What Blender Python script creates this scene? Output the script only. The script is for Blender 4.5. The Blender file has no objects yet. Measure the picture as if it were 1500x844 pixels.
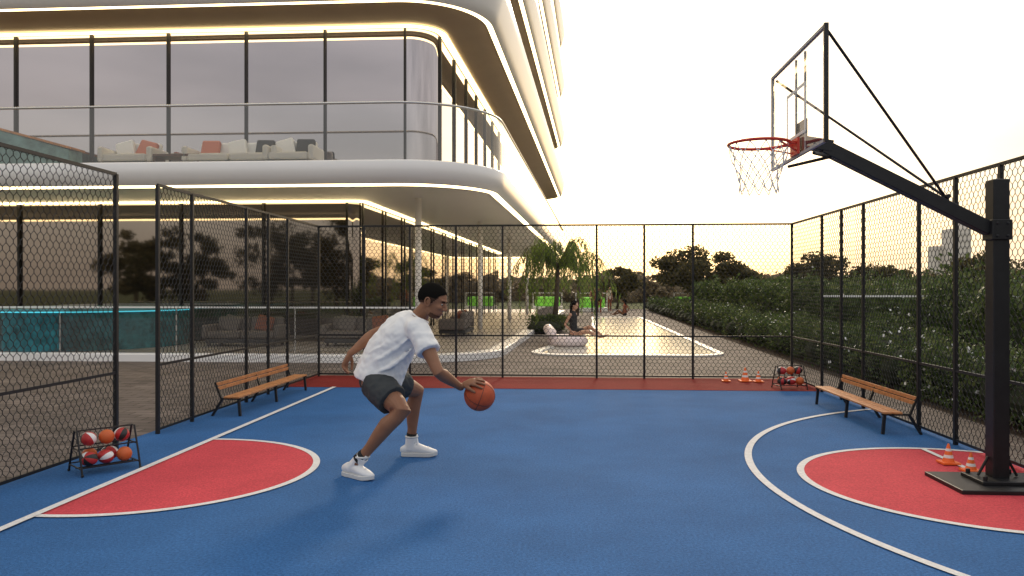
import bpy, math, random
import numpy as np
from mathutils import Vector, Matrix, noise
random.seed(7); rng=np.random.default_rng(7)
S=bpy.context.scene
COL=S.collection
V=Vector
# ------------------------------------------------------------------ helpers
def mat(name,col,rough=.6,metal=0.,var=0.,vscale=3.,bump=0.,bscale=60.,spec=.5,emit=None,estr=0.,col2=None,detail=6,grain=0.,gscale=55.,bd=.02):
    m=bpy.data.materials.new(name); m.use_nodes=True; nt=m.node_tree; N=nt.nodes; L=nt.links
    b=N['Principled BSDF']; b.inputs['Base Color'].default_value=(*col,1); b.inputs['Roughness'].default_value=rough
    b.inputs['Metallic'].default_value=metal; b.inputs['Specular IOR Level'].default_value=spec
    if emit: b.inputs['Emission Color'].default_value=(*emit,1); b.inputs['Emission Strength'].default_value=estr
    tc=N.new('ShaderNodeTexCoord')
    if var>0 or col2:
        n=N.new('ShaderNodeTexNoise'); n.inputs['Scale'].default_value=vscale; n.inputs['Detail'].default_value=detail; n.inputs['Roughness'].default_value=.65
        L.new(tc.outputs['Object'],n.inputs['Vector'])
        r=N.new('ShaderNodeValToRGB'); r.color_ramp.elements[0].position=.3; r.color_ramp.elements[1].position=.7
        c2=col2 if col2 else tuple(min(1,c*(1+var)) for c in col)
        r.color_ramp.elements[0].color=(*[c*(1-var) for c in col],1); r.color_ramp.elements[1].color=(*c2,1)
        L.new(n.outputs['Fac'],r.inputs['Fac']); L.new(r.outputs['Color'],b.inputs['Base Color'])
        if grain>0:
            g=N.new('ShaderNodeTexNoise'); g.inputs['Scale'].default_value=gscale; g.inputs['Detail'].default_value=3; g.inputs['Roughness'].default_value=.8; L.new(tc.outputs['Object'],g.inputs['Vector'])
            mr=N.new('ShaderNodeMapRange'); mr.inputs[1].default_value=.35; mr.inputs[2].default_value=.65; mr.inputs[3].default_value=1-grain; mr.inputs[4].default_value=1+grain; L.new(g.outputs['Fac'],mr.inputs[0])
            vm=N.new('ShaderNodeVectorMath'); vm.operation='SCALE'; L.new(r.outputs['Color'],vm.inputs[0]); L.new(mr.outputs[0],vm.inputs['Scale']); L.new(vm.outputs[0],b.inputs['Base Color'])
    if bump>0:
        n2=N.new('ShaderNodeTexNoise'); n2.inputs['Scale'].default_value=bscale; n2.inputs['Detail'].default_value=4
        L.new(tc.outputs['Object'],n2.inputs['Vector'])
        bp=N.new('ShaderNodeBump'); bp.inputs['Strength'].default_value=bump; bp.inputs['Distance'].default_value=bd
        L.new(n2.outputs['Fac'],bp.inputs['Height']); L.new(bp.outputs['Normal'],b.inputs['Normal'])
    return m
def leafmat(name,stops,rough=.55,trans=.25):
    m=bpy.data.materials.new(name); m.use_nodes=True; nt=m.node_tree; N=nt.nodes; L=nt.links
    b=N['Principled BSDF']; b.inputs['Roughness'].default_value=rough; b.inputs['Specular IOR Level'].default_value=.3
    g=N.new('ShaderNodeNewGeometry'); r=N.new('ShaderNodeValToRGB')
    r.color_ramp.elements[0].color=(*stops[0],1); r.color_ramp.elements[1].color=(*stops[-1],1)
    if len(stops)==3:
        e=r.color_ramp.elements.new(.5); e.color=(*stops[1],1)
    L.new(g.outputs['Random Per Island'],r.inputs['Fac']); L.new(r.outputs['Color'],b.inputs['Base Color'])
    t=N.new('ShaderNodeBsdfTranslucent'); L.new(r.outputs['Color'],t.inputs['Color'])
    mx=N.new('ShaderNodeMixShader'); mx.inputs[0].default_value=trans
    L.new(b.outputs[0],mx.inputs[1]); L.new(t.outputs[0],mx.inputs[2]); L.new(mx.outputs[0],N['Material Output'].inputs['Surface'])
    return m
def emis(name,col,s):
    m=bpy.data.materials.new(name); m.use_nodes=True; N=m.node_tree.nodes; N.clear()
    e=N.new('ShaderNodeEmission'); e.inputs[0].default_value=(*col,1); e.inputs[1].default_value=s
    o=N.new('ShaderNodeOutputMaterial'); m.node_tree.links.new(e.outputs[0],o.inputs[0]); return m
def glassmat(name,tint,refl=.12,fk=1.):
    m=bpy.data.materials.new(name); m.use_nodes=True; N=m.node_tree.nodes; L=m.node_tree.links; N.clear()
    t=N.new('ShaderNodeBsdfTransparent'); t.inputs[0].default_value=(*tint,1)
    g=N.new('ShaderNodeBsdfGlossy'); g.inputs['Roughness'].default_value=.02; g.inputs[0].default_value=(1,1,1,1)
    f=N.new('ShaderNodeFresnel'); f.inputs[0].default_value=1.45
    a=N.new('ShaderNodeMath'); a.operation='MULTIPLY_ADD'; a.inputs[1].default_value=fk; a.inputs[2].default_value=refl; a.use_clamp=True
    L.new(f.outputs[0],a.inputs[0])
    mx=N.new('ShaderNodeMixShader'); L.new(a.outputs[0],mx.inputs[0]); L.new(t.outputs[0],mx.inputs[1]); L.new(g.outputs[0],mx.inputs[2])
    o=N.new('ShaderNodeOutputMaterial'); L.new(mx.outputs[0],o.inputs[0]); return m
def empty(name,loc=(0,0,0)):
    e=bpy.data.objects.new(name,None); COL.objects.link(e); e.empty_display_size=.1; return e
class MB:
    def __init__(s): s.v=[]; s.f=[]; s.m=[]
    def add(s,vs,fs,mi=0):
        o=len(s.v); s.v+= [tuple(v) for v in vs]; s.f+=[tuple(i+o for i in f) for f in fs]; s.m+=[mi]*len(fs)
    def box(s,c,d,mi=0,M=None):
        x,y,z=[k/2 for k in d]; P=[V((a,b,e)) for a in(-x,x) for b in(-y,y) for e in(-z,z)]
        if M: P=[M@p for p in P]
        s.add([p+V(c) for p in P],[(0,1,3,2),(4,6,7,5),(0,4,5,1),(2,3,7,6),(0,2,6,4),(1,5,7,3)],mi)
    def beam(s,p,q,w,h,mi=0,up=(0,0,1)):
        p=V(p);q=V(q);t=(q-p).normalized();u=V(up)
        if abs(t.dot(u))>.98:u=V((1,0,0))
        a=t.cross(u).normalized();b=a.cross(t)
        P=[r+a*i*w/2+b*j*h/2 for r in(p,q) for i in(-1,1) for j in(-1,1)]
        s.add(P,[(0,1,3,2),(4,6,7,5),(0,4,5,1),(2,3,7,6),(0,2,6,4),(1,5,7,3)],mi)
    def tube(s,pts,rad,mi=0,n=10,ref=None,cap=True,closed=False):
        pts=[V(p) for p in pts]; 
        if not isinstance(rad,(list,tuple)): rad=[rad]*len(pts)
        rad=[r if isinstance(r,(tuple,list)) else (r,r) for r in rad]
        if cap=='round':
            t0=(pts[0]-pts[1]).normalized(); t1=(pts[-1]-pts[-2]).normalized(); a,b=rad[0]; c,d=rad[-1]; k0=min(a,b);k1=min(c,d)
            pts=[pts[0]+t0*k0*.95,pts[0]+t0*k0*.6]+pts+[pts[-1]+t1*k1*.6,pts[-1]+t1*k1*.95]
            rad=[(a*.3,b*.3),(a*.8,b*.8)]+rad+[(c*.8,d*.8),(c*.3,d*.3)]
        K=len(pts); x=None; R=[]
        for i in range(K):
            if closed: t=(pts[(i+1)%K]-pts[i-1])
            else: t=pts[min(i+1,K-1)]-pts[max(i-1,0)]
            t=t.normalized()
            if ref is not None: x=V(ref)
            elif x is None: x=V((0,0,1)) if abs(t.z)<.9 else V((1,0,0))
            x=(x-t*x.dot(t)).normalized(); y=t.cross(x)
            R+= [pts[i]+x*math.cos(2*math.pi*j/n)*rad[i][0]+y*math.sin(2*math.pi*j/n)*rad[i][1] for j in range(n)]
        F=[]
        for i in range(K if closed else K-1):
            i2=(i+1)%K
            for j in range(n): F.append((i*n+j,i*n+(j+1)%n,i2*n+(j+1)%n,i2*n+j))
        if cap and not closed: F.append(tuple(range(n))[::-1]); F.append(tuple((K-1)*n+j for j in range(n)))
        s.add(R,F,mi)
    def ell(s,c,r,mi=0,M=None,seg=16,rings=10):
        P=[];F=[]
        for i in range(rings+1):
            a=math.pi*i/rings; 
            for j in range(seg):
                b=2*math.pi*j/seg; p=V((r[0]*math.sin(a)*math.cos(b),r[1]*math.sin(a)*math.sin(b),r[2]*math.cos(a)))
                P.append((M@p if M else p)+V(c))
        for i in range(rings):
            for j in range(seg): F.append((i*seg+j,(i+1)*seg+j,(i+1)*seg+(j+1)%seg,i*seg+(j+1)%seg))
        s.add(P,F,mi)
    def build(s,name,mats,parent=None,smooth=False,bevel=0,remesh=0,sm=0,merge=False,disp=None):
        me=bpy.data.meshes.new(name); me.from_pydata(s.v,[],s.f)
        if not isinstance(mats,(list,tuple)): mats=[mats]
        for m in mats: me.materials.append(m)
        me.polygons.foreach_set('material_index',s.m)
        if smooth: me.polygons.foreach_set('use_smooth',[True]*len(s.f))
        me.update(); ob=bpy.data.objects.new(name,me); COL.objects.link(ob)
        if parent: ob.parent=parent
        if bevel: b=ob.modifiers.new('b','BEVEL'); b.width=bevel; b.segments=2; b.limit_method='ANGLE'
        if remesh:
            r=ob.modifiers.new('r','REMESH'); r.mode='VOXEL'; r.voxel_size=remesh; r.use_smooth_shade=True
        if sm: q=ob.modifiers.new('s','SMOOTH'); q.iterations=sm; q.factor=.5
        if disp:
            t=bpy.data.textures.new(name+'t','CLOUDS'); t.noise_scale=disp[0]; t.noise_depth=1
            d=ob.modifiers.new('d','DISPLACE'); d.texture=t; d.strength=disp[1]; d.texture_coords='GLOBAL'; d.mid_level=.5
        return ob
def quick(name,co,nper,mt,parent=None,faces=None):
    me=bpy.data.meshes.new(name); me.vertices.add(len(co)); me.vertices.foreach_set('co',co.astype(np.float32).ravel())
    me.loops.add(faces.size); me.loops.foreach_set('vertex_index',faces.astype(np.int32).ravel())
    me.polygons.add(len(faces)); me.polygons.foreach_set('loop_start',(np.arange(len(faces))*4).astype(np.int32))
    me.materials.append(mt); me.update(calc_edges=True); me.validate()
    ob=bpy.data.objects.new(name,me); COL.objects.link(ob)
    if parent: ob.parent=parent
    return ob
def leaves(name,C,size,mt,parent=None,aspect=.45,bias=None):
    C=np.asarray(C); n=len(C); a=rng.normal(size=(n,3)); 
    if bias is not None: a=a*.35+np.array(bias)
    a/=np.linalg.norm(a,axis=1)[:,None]; b=np.cross(a,rng.normal(size=(n,3))); b/=np.linalg.norm(b,axis=1)[:,None]
    s=(size*(.6+.8*rng.random(n)))[:,None]
    co=np.stack([C-a*s,C+b*s*aspect,C+a*s,C-b*s*aspect],1).reshape(-1,3)
    return quick(name,co,4,mt,parent,np.arange(4*n).reshape(-1,4))
def prisms(name,A,B,r,mt,parent=None,side=None):
    t=B-A; t/=np.linalg.norm(t,axis=1)[:,None]; sd=np.tile(np.array(side,float),(len(A),1)); u=np.cross(t,sd)
    A=A-t*r*.5;B=B+t*r*.5
    off=[sd*r,u*r,-sd*r,-u*r]
    co=np.stack([A+o for o in off]+[B+o for o in off],1).reshape(-1,3)
    base=(np.arange(len(A))*8)[:,None,None]; f=np.array([[0,1,5,4],[1,2,6,5],[2,3,7,6],[3,0,4,7]])[None]
    return quick(name,co,8,mt,parent,(base+f).reshape(-1,4))
def sheet(name,pts,z,mt,parent=None):
    b=MB(); b.add([(x,y,z) for x,y in pts],[tuple(range(len(pts)))]); return b.build(name,mt,parent)
def arcband(b,cx,cy,r0,r1,a0,a1,z,n=72,mi=0):
    P=[];F=[]
    for i in range(n+1):
        a=math.radians(a0+(a1-a0)*i/n)
        P+= [(cx+r0*math.cos(a),cy+r0*math.sin(a),z),(cx+r1*math.cos(a),cy+r1*math.sin(a),z)]
    for i in range(n): F.append((2*i,2*i+1,2*i+3,2*i+2))
    b.add(P,F,mi)
# ------------------------------------------------------------------ materials
M_blue=mat('court_blue',(.040,.138,.345),.85,var=.15,vscale=.9,bump=.5,bscale=140,spec=.14,grain=.30)
M_red=mat('court_red',(.62,.075,.095),.85,var=.10,vscale=1.5,bump=.5,bscale=140,spec=.14,grain=.20)
M_dred=mat('court_dark_red',(.23,.030,.026),.85,var=.12,vscale=1.5,bump=.5,bscale=140,spec=.1,grain=.2)
M_line=mat('court_line',(.76,.75,.74),.8,var=.09,vscale=18,bump=.4,bscale=140,spec=.1,grain=.08)
M_black=mat('black_metal',(.018,.018,.02),.45,metal=.3,var=.2,vscale=8)
M_wire=mat('black_wire',(.014,.014,.015),.5)
M_white=mat('white_panel',(.86,.84,.82),.30,var=.02,vscale=.6)
M_soff=mat('tan_soffit',(.34,.255,.175),.45,var=.05,vscale=1)  # warm tan base colour under the upper slabs
M_led=emis('warm_led',(1,.76,.38),6.5)
M_glass=mat('tinted_facade_glass',(.42,.385,.40),.02,metal=.95,bump=.03,bscale=.7)
M_glassg=mat('tinted_ground_glass',(.27,.24,.22),.03,metal=.95,bump=.03,bscale=.7)
M_clear=glassmat('clear_glass',(.94,.96,.96),.04)
M_board=glassmat('board_glass',(.93,.94,.95),.02,fk=.25)
M_steel=mat('brushed_steel',(.6,.6,.6),.35,metal=.9)
M_frame=mat('light_grey_frame',(.42,.41,.40),.5)
M_wood=mat('bench_wood',(.52,.215,.075),.5,var=.35,vscale=12,bump=.2,bscale=30)
M_orange=mat('cone_orange',(.88,.17,.03),.5)
M_wht=mat('white_plastic',(.8,.8,.78),.5)
M_rim=mat('rim_red',(.62,.04,.02),.4)
M_net=mat('net_cord',(.8,.8,.79),.8)
def paving(name,c1,c2,mortar,scale,rw=.6,rh=.3,rough=.5,spec=.3):
    m=bpy.data.materials.new(name); m.use_nodes=True; N=m.node_tree.nodes; L=m.node_tree.links; b=N['Principled BSDF']
    tc=N.new('ShaderNodeTexCoord'); br=N.new('ShaderNodeTexBrick'); br.inputs['Scale'].default_value=scale
    br.inputs['Color1'].default_value=(*c1,1); br.inputs['Color2'].default_value=(*c2,1); br.inputs['Mortar'].default_value=(*mortar,1)
    br.inputs['Mortar Size'].default_value=.012; br.inputs['Brick Width'].default_value=rw; br.inputs['Row Height'].default_value=rh
    L.new(tc.outputs['Object'],br.inputs['Vector'])
    n=N.new('ShaderNodeTexNoise'); n.inputs['Scale'].default_value=1.3; n.inputs['Detail'].default_value=8; L.new(tc.outputs['Object'],n.inputs['Vector'])
    mm=N.new('ShaderNodeMapRange'); mm.inputs[3].default_value=.5; mm.inputs[4].default_value=1.5; L.new(n.outputs['Fac'],mm.inputs[0])
    vm=N.new('ShaderNodeVectorMath'); vm.operation='SCALE'; L.new(br.outputs['Color'],vm.inputs[0]); L.new(mm.outputs[0],vm.inputs['Scale'])
    L.new(vm.outputs[0],b.inputs['Base Color']); b.inputs['Roughness'].default_value=rough; b.inputs['Specular IOR Level'].default_value=spec
    bp=N.new('ShaderNodeBump'); bp.inputs['Strength'].default_value=.3; bp.inputs['Distance'].default_value=.01
    L.new(br.outputs['Fac'],bp.inputs['Height']); bp.invert=True; L.new(bp.outputs['Normal'],b.inputs['Normal'])
    return m
M_pave=paving('paving_stone',(.20,.165,.145),(.13,.108,.095),(.045,.04,.035),1.6,rough=.8,spec=.15)
M_terr=paving('terrace_tile',(.32,.29,.27),(.28,.25,.23),(.13,.12,.11),1.0,rw=.9,rh=.9,rough=.4,spec=.3)
# ------------------------------------------------------------------ ground & court
M_grass=mat('grass',(.09,.10,.04),.95,var=.4,vscale=.4,bump=.6,bscale=20,spec=.1)
sheet('ground',[(-2500,-2500),(2500,-2500),(2500,4000),(-2500,4000)],-.06,M_grass)
sheet('pavement',[(-30,-8),(4.75,-8),(4.9,16),(5.2,30),(6.6,62),(-30,62)],-.02,M_pave)
M_soil=mat('planting_soil',(.06,.045,.035),.95,var=.4,vscale=6,bump=1,bscale=25,spec=.1)
sheet('planting_bed',[(4.76,-8),(16,-8),(16,62),(6.61,62),(5.21,30),(4.91,16)],-.03,M_soil)
court=empty('basketball_court')
b=MB(); b.box((-.22,4.6,-.04),(8.5,18.2,.08)); 
b.build('court_surface',M_blue,court)
sheet('red_end_strip',[(-4.46,12.05),(4.02,12.05),(4.02,13.69),(-4.46,13.69)],.004,M_dred,court)
def disc(cx,cy,r,a0,a1): return [(cx+r*math.cos(math.radians(a0+(a1-a0)*i/80)),cy+r*math.sin(math.radians(a0+(a1-a0)*i/80))) for i in range(81)]
sheet('red_key',disc(-3.5,6.42,1.36,-94.2,94.2),.004,M_red,court)
sheet('red_key_hoop',disc(3.33,6.42,1.36,62,298),.004,M_red,court)
b=MB(); arcband(b,-3.5,6.42,1.325,1.385,-94,94,.008); arcband(b,3.33,6.42,1.325,1.385,62,298,.008); arcband(b,5.97,6.42,4.32,4.385,116,244,.008)
b.add([(-3.64,-4,.012),(-3.575,-4,.012),(-3.575,12.05,.012),(-3.64,12.05,.012)],[(0,1,2,3)])
b.add([(3.44,6.4,.012),(3.49,6.4,.012),(3.49,7.75,.012),(3.44,7.75,.012)],[(0,1,2,3)])
b.build('painted_lines',M_line,court)
# ------------------------------------------------------------------ fences
FH=2.67
def fence(p0,p1,posts,name):
    e=empty(name); p0=V(p0);p1=V(p1); d=(p1-p0); Ln=d.length; d.normalize(); nrm=V((-d.y,d.x,0))
    b=MB()
    for s in posts:
        c=p0+d*s; b.beam((c.x,c.y,0),(c.x,c.y,FH),.036,.036,up=tuple(d))
    b.build('posts',M_black,e)
    b=MB()
    for z,t in((FH,.030),(.74,.026),(.05,.026)): b.beam((p0.x,p0.y,z),(p1.x,p1.y,z),.024,t)
    b.build('rails',M_black,e)
    w=.040; n=int(Ln/w); A=[];B=[]; hh=.058
    for j in range(n):
        s0=(j+.5)*w; sg=1 if j%2 else -1; z=.06
        while z<FH-.03:
            pts=[(-1,0),(-1,.026),(1,hh),(1,hh+.026),(-1,2*hh)]
            for k in range(4):
                a,bq=pts[k],pts[k+1]
                za,zb=min(z+a[1],FH),min(z+bq[1],FH)
                if zb-za<.005: continue
                A.append((p0.x+d.x*(s0+sg*a[0]*w/2*.97),p0.y+d.y*(s0+sg*a[0]*w/2*.97),za))
                B.append((p0.x+d.x*(s0+sg*bq[0]*w/2*.97),p0.y+d.y*(s0+sg*bq[0]*w/2*.97),zb))
            z+=2*hh
    prisms('wire_mesh',np.array(A),np.array(B),.0036,M_wire,e,side=tuple(nrm))
YB=13.55; XL=-4.34; XR=3.9
fence((XL,YB,0),(XR,YB,0),[0,.82,1.64,2.46,3.28,4.92,5.74,6.57,8.24],'chain_link_fence')
fence((XL,8.05,0),(XL,YB-.03,0),[0,.77,2.33,3.12,3.92],'chain_link_fence')
fence((XL,1.5,0),(XL,7.27,0),[0,1.6,3.2,5.77],'chain_link_fence')
fence((XR,1.5,0),(XR,YB-.03,0),[0,1.4,2.8,4.06,5.7,6.5,7.3,8.88,9.68,10.5],'chain_link_fence')
# ------------------------------------------------------------------ hoop
hoop=empty('basketball_hoop')
b=MB()
b.box((3.43,6.36,.018),(.86,.62,.036)); b.box((3.43,6.38,.05),(.40,.34,.03)); 
b.build('base_plate',M_black,hoop,bevel=.006)
b=MB(); b.box((3.44,6.40,1.24),(.125,.125,2.36)); b.box((3.44,6.40,2.02),(.155,.155,.16))
for sx in(-1,1):
    for sy in(-1,1):
        b.tube([(3.43+sx*.16,6.38+sy*.13,.06),(3.43+sx*.16,6.38+sy*.13,.10)],.018,n=8)
    b.beam((3.44+sx*.15,6.40,.07),(3.44+sx*.07,6.40,.22),.02,.02)
for zz in(1.97,2.07): b.tube([(3.40,6.315,zz),(3.40,6.33,zz)],.014,n=6); b.tube([(3.48,6.315,zz),(3.48,6.33,zz)],.014,n=6)
b.build('pole',M_black,hoop,bevel=.008)
b=MB(); b.beam((3.38,6.41,2.03),(2.10,6.42,2.70),.095,.105); b.beam((2.16,6.42,2.70),(1.93,6.42,2.74),.10,.095)
b.box((1.925,6.42,2.78),(.02,.26,.26))
b.beam((2.15,6.42,2.62),(1.92,6.10,2.60),.025,.025); b.beam((2.15,6.42,2.62),(1.92,6.78,2.60),.025,.025)
b.build('arm',M_black,hoop,bevel=.006)
b=MB()
for y in(5.78,7.14): b.tube([(3.05,6.42,2.29),(1.92,y,3.43)],.011,n=8)
b.tube([(3.05,6.42,2.18),(3.05,6.42,2.30)],.03,n=8); b.tube([(3.05,6.36,2.29),(3.05,6.48,2.29)],.018,n=8)
b.build('brace_rods',M_black,hoop)
y0,y1,z0,z1=5.74,7.17,2.63,3.46
b=MB(); b.add([(1.89,y0,z0),(1.89,y1,z0),(1.89,y1,z1),(1.89,y0,z1)],[(0,1,2,3)]); b.build('backboard_glass',M_board,hoop)
b=MB()
for z in(z0,z1): b.box((1.895,(y0+y1)/2,z),(.026,y1-y0-.03,.022))
b.box((1.895,y1,(z0+z1)/2),(.026,.022,z1-z0+.022))
for y in(6.30,6.54): b.box((1.918,y,3.04),(.014,.018,z1-z0-.03))
b.build('backboard_frame',M_frame,hoop)
b=MB(); b.box((1.895,y0,(z0+z1)/2),(.030,.026,z1-z0+.03)); b.build('frame_edge',M_black,hoop)
b=MB(); 
for z in(2.79,3.16): b.box((1.881,6.42,z),(.004,.50,.024))
for y in(6.18,6.66): b.box((1.880,y,2.975),(.004,.024,.346))
b.build('board_markings',M_wht,hoop)
RC=(1.585,6.42,2.73); RR=.238
b=MB(); b.tube([(RC[0]+RR*math.cos(i*math.pi/24),RC[1]+RR*math.sin(i*math.pi/24),RC[2]) for i in range(48)],.013,n=8,closed=True)
b.beam((1.80,6.34,2.728),(1.885,6.36,2.728),.03,.02); b.beam((1.80,6.50,2.728),(1.885,6.48,2.728),.03,.02)
b.box((1.872,6.42,2.70),(.018,.20,.13)); b.beam((1.70,6.42+.19,2.72),(1.87,6.49,2.66),.012,.012); b.beam((1.70,6.42-.19,2.72),(1.87,6.35,2.66),.012,.012)
b.build('rim',M_rim,hoop,smooth=False)
b=MB(); n=12; lv=[(0,.235),(.08,.222),(.16,.195),(.24,.165),(.31,.148),(.39,.155)]
for k in range(len(lv)-1):
    for i in range(n):
        for sg in(-1,1):
            a=2*math.pi*(i+.5*(k%2))/n; a2=a+sg*math.pi/n
            p=(RC[0]+lv[k][1]*math.cos(a),RC[1]+lv[k][1]*math.sin(a),RC[2]-lv[k][0]-.01); q=(RC[0]+lv[k+1][1]*math.cos(a2),RC[1]+lv[k+1][1]*math.sin(a2),RC[2]-lv[k+1][0]-.01)
            m=((p[0]+q[0])/2+random.uniform(-.006,.006),(p[1]+q[1])/2,(p[2]+q[2])/2-.006)
            b.tube([p,m,q],.0042,n=5)
b.build('net',M_net,hoop)
# ------------------------------------------------------------------ benches
def bench(xf,xb,y0,y1):
    e=empty('park_bench'); sg=1 if xb>xf else -1; b=MB()
    for i,x in enumerate((xf+sg*.05,xf+sg*.155)): b.box((x,(y0+y1)/2,.232),(.092,y1-y0,.022))
    b.build('seat',M_wood,e,bevel=.004)
    b=MB()
    for zz,xx in((.335,xb-sg*.06),(.385,xb-sg*.045)):
        b.box((xx,(y0+y1)/2,zz),(.018,y1-y0-.06,.042))
    b.build('backrest',M_wood,e,bevel=.004)
    b=MB()
    for y in(y0+.04,(y0+y1)/2,y1-.04):
        b.beam((xf+sg*.01,y,0),(xf+sg*.03,y,.215),.03,.03); b.beam((xf,y,.212),(xb-sg*.10,y,.212),.028,.02)
        b.beam((xb+sg*.01,y,0),(xb-sg*.12,y,.215),.03,.026); b.beam((xb-sg*.11,y,.2),(xb-sg*.03,y,.41),.026,.022)
    b.build('frame',M_black,e)
bench(-3.93,-4.28,9.2,11.7); bench(3.40,3.80,8.5,10.75)
# ------------------------------------------------------------------ cones
def cone(x,y,h):
    b=MB(); r=h*.31; b.box((x,y,.020),(h*.80,h*.80,.016),0)
    R=lambda t:r*(1-t)+r*.13*t
    st=[(.10,.34,0),(.34,.48,1),(.48,.66,0),(.66,.78,1),(.78,1.,0)]
    for k,(a,c,m) in enumerate(st): b.tube([(x,y,h*a),(x,y,h*c)],[R(a)+(.0008 if m else 0),R(c)+(.0008 if m else 0)],m,n=20,cap=(k==4))
    b.build('traffic_cone',[M_orange,M_wht])
for x,y,h in((3.40,7.10,.185),(3.44,6.80,.17),(2.72,13.2,.17),(3.04,13.22,.24),(3.24,13.15,.19)): cone(x,y,h)
# ------------------------------------------------------------------ ball racks
M_bor=mat('ball_orange',(.62,.13,.03),.55,bump=.2,bscale=200,bd=.003); M_bred=mat('ball_red',(.5,.03,.03),.45); M_bblk=mat('ball_black',(.02,.02,.02),.5)
def rack(cx,cy,ang,L=.46):
    e=empty('ball_rack'); R=Matrix.Rotation(ang,3,'Z'); T=lambda p:R@V(p)+V((cx,cy,0)); b=MB()
    for s in(-1,1):
        x=s*L/2
        b.tube([T((x,-.17,0)),T((x,-.13,.12)),T((x,-.03,.36)),T((x,.03,.36)),T((x,.13,.12)),T((x,.17,0))],.009,n=6)
        b.tube([T((x,-.15,.06)),T((x,.15,.06))],.007,n=6); b.tube([T((x,-.09,.21)),T((x,.09,.21))],.007,n=6)
        for yy in(-.17,.17): b.ell(T((x,yy,.012)),(.014,.014,.01),seg=8,rings=5)
    for y,z in((-.15,.07),(.15,.07),(0,.05),(-.085,.22),(.085,.22),(0,.36)): b.tube([T((-L/2,y,z)),T((L/2,y,z))],.006,n=6)
    b.build('frame',M_black,e)
    b=MB()
    spots=[(-.155,-.08,.13,2),(-.02,-.075,.13,0),(.13,-.08,.13,1),(-.10,.07,.13,1),(.06,.07,.13,0),(-.13,0,.285,0),(.01,-.01,.285,1),(.14,.01,.285,2)]
    for *p,kind in spots:
        rr=.062
        A=Matrix.Rotation(random.uniform(-.6,.6),3,'Z')@Matrix.Rotation(random.uniform(0,3),3,'X')
        if kind==1: b.ell(T(p),(rr,rr,rr),0,M=A,seg=18,rings=12)
        else:
            seg,rings=16,12; o=len(b.f)
            b.ell(T(p),(rr*1.28,rr*.96,rr*.96),1,M=A,seg=seg,rings=rings)
            for i in range(rings*seg):
                j=i%seg
                b.m[o+i]= [1,2,2,2,1,3,2,2][(j//2)%8] if kind==0 else [3,2,1,3,3,2,3,2][(j//2)%8]
    b.build('balls',[M_bor,M_wht,M_bred,M_bblk],e,smooth=True)
rack(-3.93,6.42,math.radians(50)); rack(3.52,12.35,math.radians(10),.42)
# ------------------------------------------------------------------ building
Yf,Ye,R0=16.3,55.,2.3
def xs(y): return -1.45+.043*(y-17)
def fillet(P0,C,P1,r,n=16):
    a=(P0-C).normalized(); c=(P1-C).normalized(); th=math.acos(a.dot(c)); t=r/math.tan(th/2)
    s=C+a*t; f=C+c*t; bis=(a+c).normalized(); O=C+bis*(r/math.sin(th/2)); 
    a0=math.atan2(s.y-O.y,s.x-O.x); a1=math.atan2(f.y-O.y,f.x-O.x)
    d=(a1-a0+math.pi)%(2*math.pi)-math.pi
    return [V((O.x+r*math.cos(a0+d*i/n),O.y+r*math.sin(a0+d*i/n))) for i in range(n+1)]
def path(o,rmin=.35):
    r=max(R0-o,rmin); A=V((-28,Yf+o)); C1=V((xs(Yf+o)-o,Yf+o)); C2=V((xs(Ye-o)-o,Ye-o)); B=V((-28,Ye-o))
    return [A]+fillet(A,C1,C2,r)+fillet(C1,C2,B,r)+[B]
def sweep(b,prof,mi=0):
    K=None; vs=[]
    for o,z in prof:
        p=path(o); K=len(p); vs+=[(q.x,q.y,z) for q in p]
    F=[]
    for i in range(len(prof)-1):
        for j in range(K-1): F.append((i*K+j,i*K+j+1,(i+1)*K+j+1,(i+1)*K+j))
    b.add(vs,F,mi)
bld=empty('curved_white_building')
b=MB()
sweep(b,[(6,4.15),(.12,4.15),(.12,4.30),(.04,4.325),(0,4.29),(.03,4.02),(.10,3.90),(.18,3.83)])
sweep(b,[(.36,3.83),(.45,3.90),(.6,3.92),(7,3.92)])
b.build('slab_edge',M_white,bld,smooth=True)
b=MB(); sweep(b,[(.18,3.83),(.25,3.785),(.36,3.83)]); sweep(b,[(3.95,3.90),(4.03,3.875),(4.12,3.90)])
zs=[7.70+3.4*i for i in range(8)]
for z in zs:
    sweep(b,[(.30,z+.13),(.35,z+.10),(.43,z+.13)]); sweep(b,[(1.40,z-.04),(1.48,z-.075),(1.57,z-.04)])
b.build('led_strips',M_led,bld)
b=MB(); 
for z in zs: sweep(b,[(6,z+.35),(.15,z+.35),(.15,z+1.15),(.04,z+1.17),(0,z+1.13),(.03,z+.80),(.14,z+.36),(.22,z+.19),(.30,z+.13)])
b.build('balcony_parapets',M_white,bld,smooth=True)
b=MB()
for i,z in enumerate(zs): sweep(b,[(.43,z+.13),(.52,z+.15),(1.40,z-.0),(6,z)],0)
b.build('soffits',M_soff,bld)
b=MB(); sweep(b,[(1.6,7.72),(1.6,4.15)])
for z in zs: sweep(b,[(1.75,z+3.4),(1.75,z+.3)])
b.build('facade_glazing',M_glass,bld,smooth=True)
b=MB(); sweep(b,[(4.2,3.93),(4.2,.13)]); b.build('ground_floor_glazing',M_glassg,bld)
def along(o,step):
    P=path(o); out=[]; cf=P[1]; x=cf.x
    while x>-27: out.append((x,cf.y)); x-=step
    s0=P[17]; s1=P[18]; d=(s1-s0); Ln=d.length; d.normalize(); t=0
    while t<Ln: q=s0+d*t; out.append((q.x,q.y)); t+=step
    return out
b=MB()
for x,y in along(1.57,1.9): b.box((x,y,5.9),(.05,.06,3.5))
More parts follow.
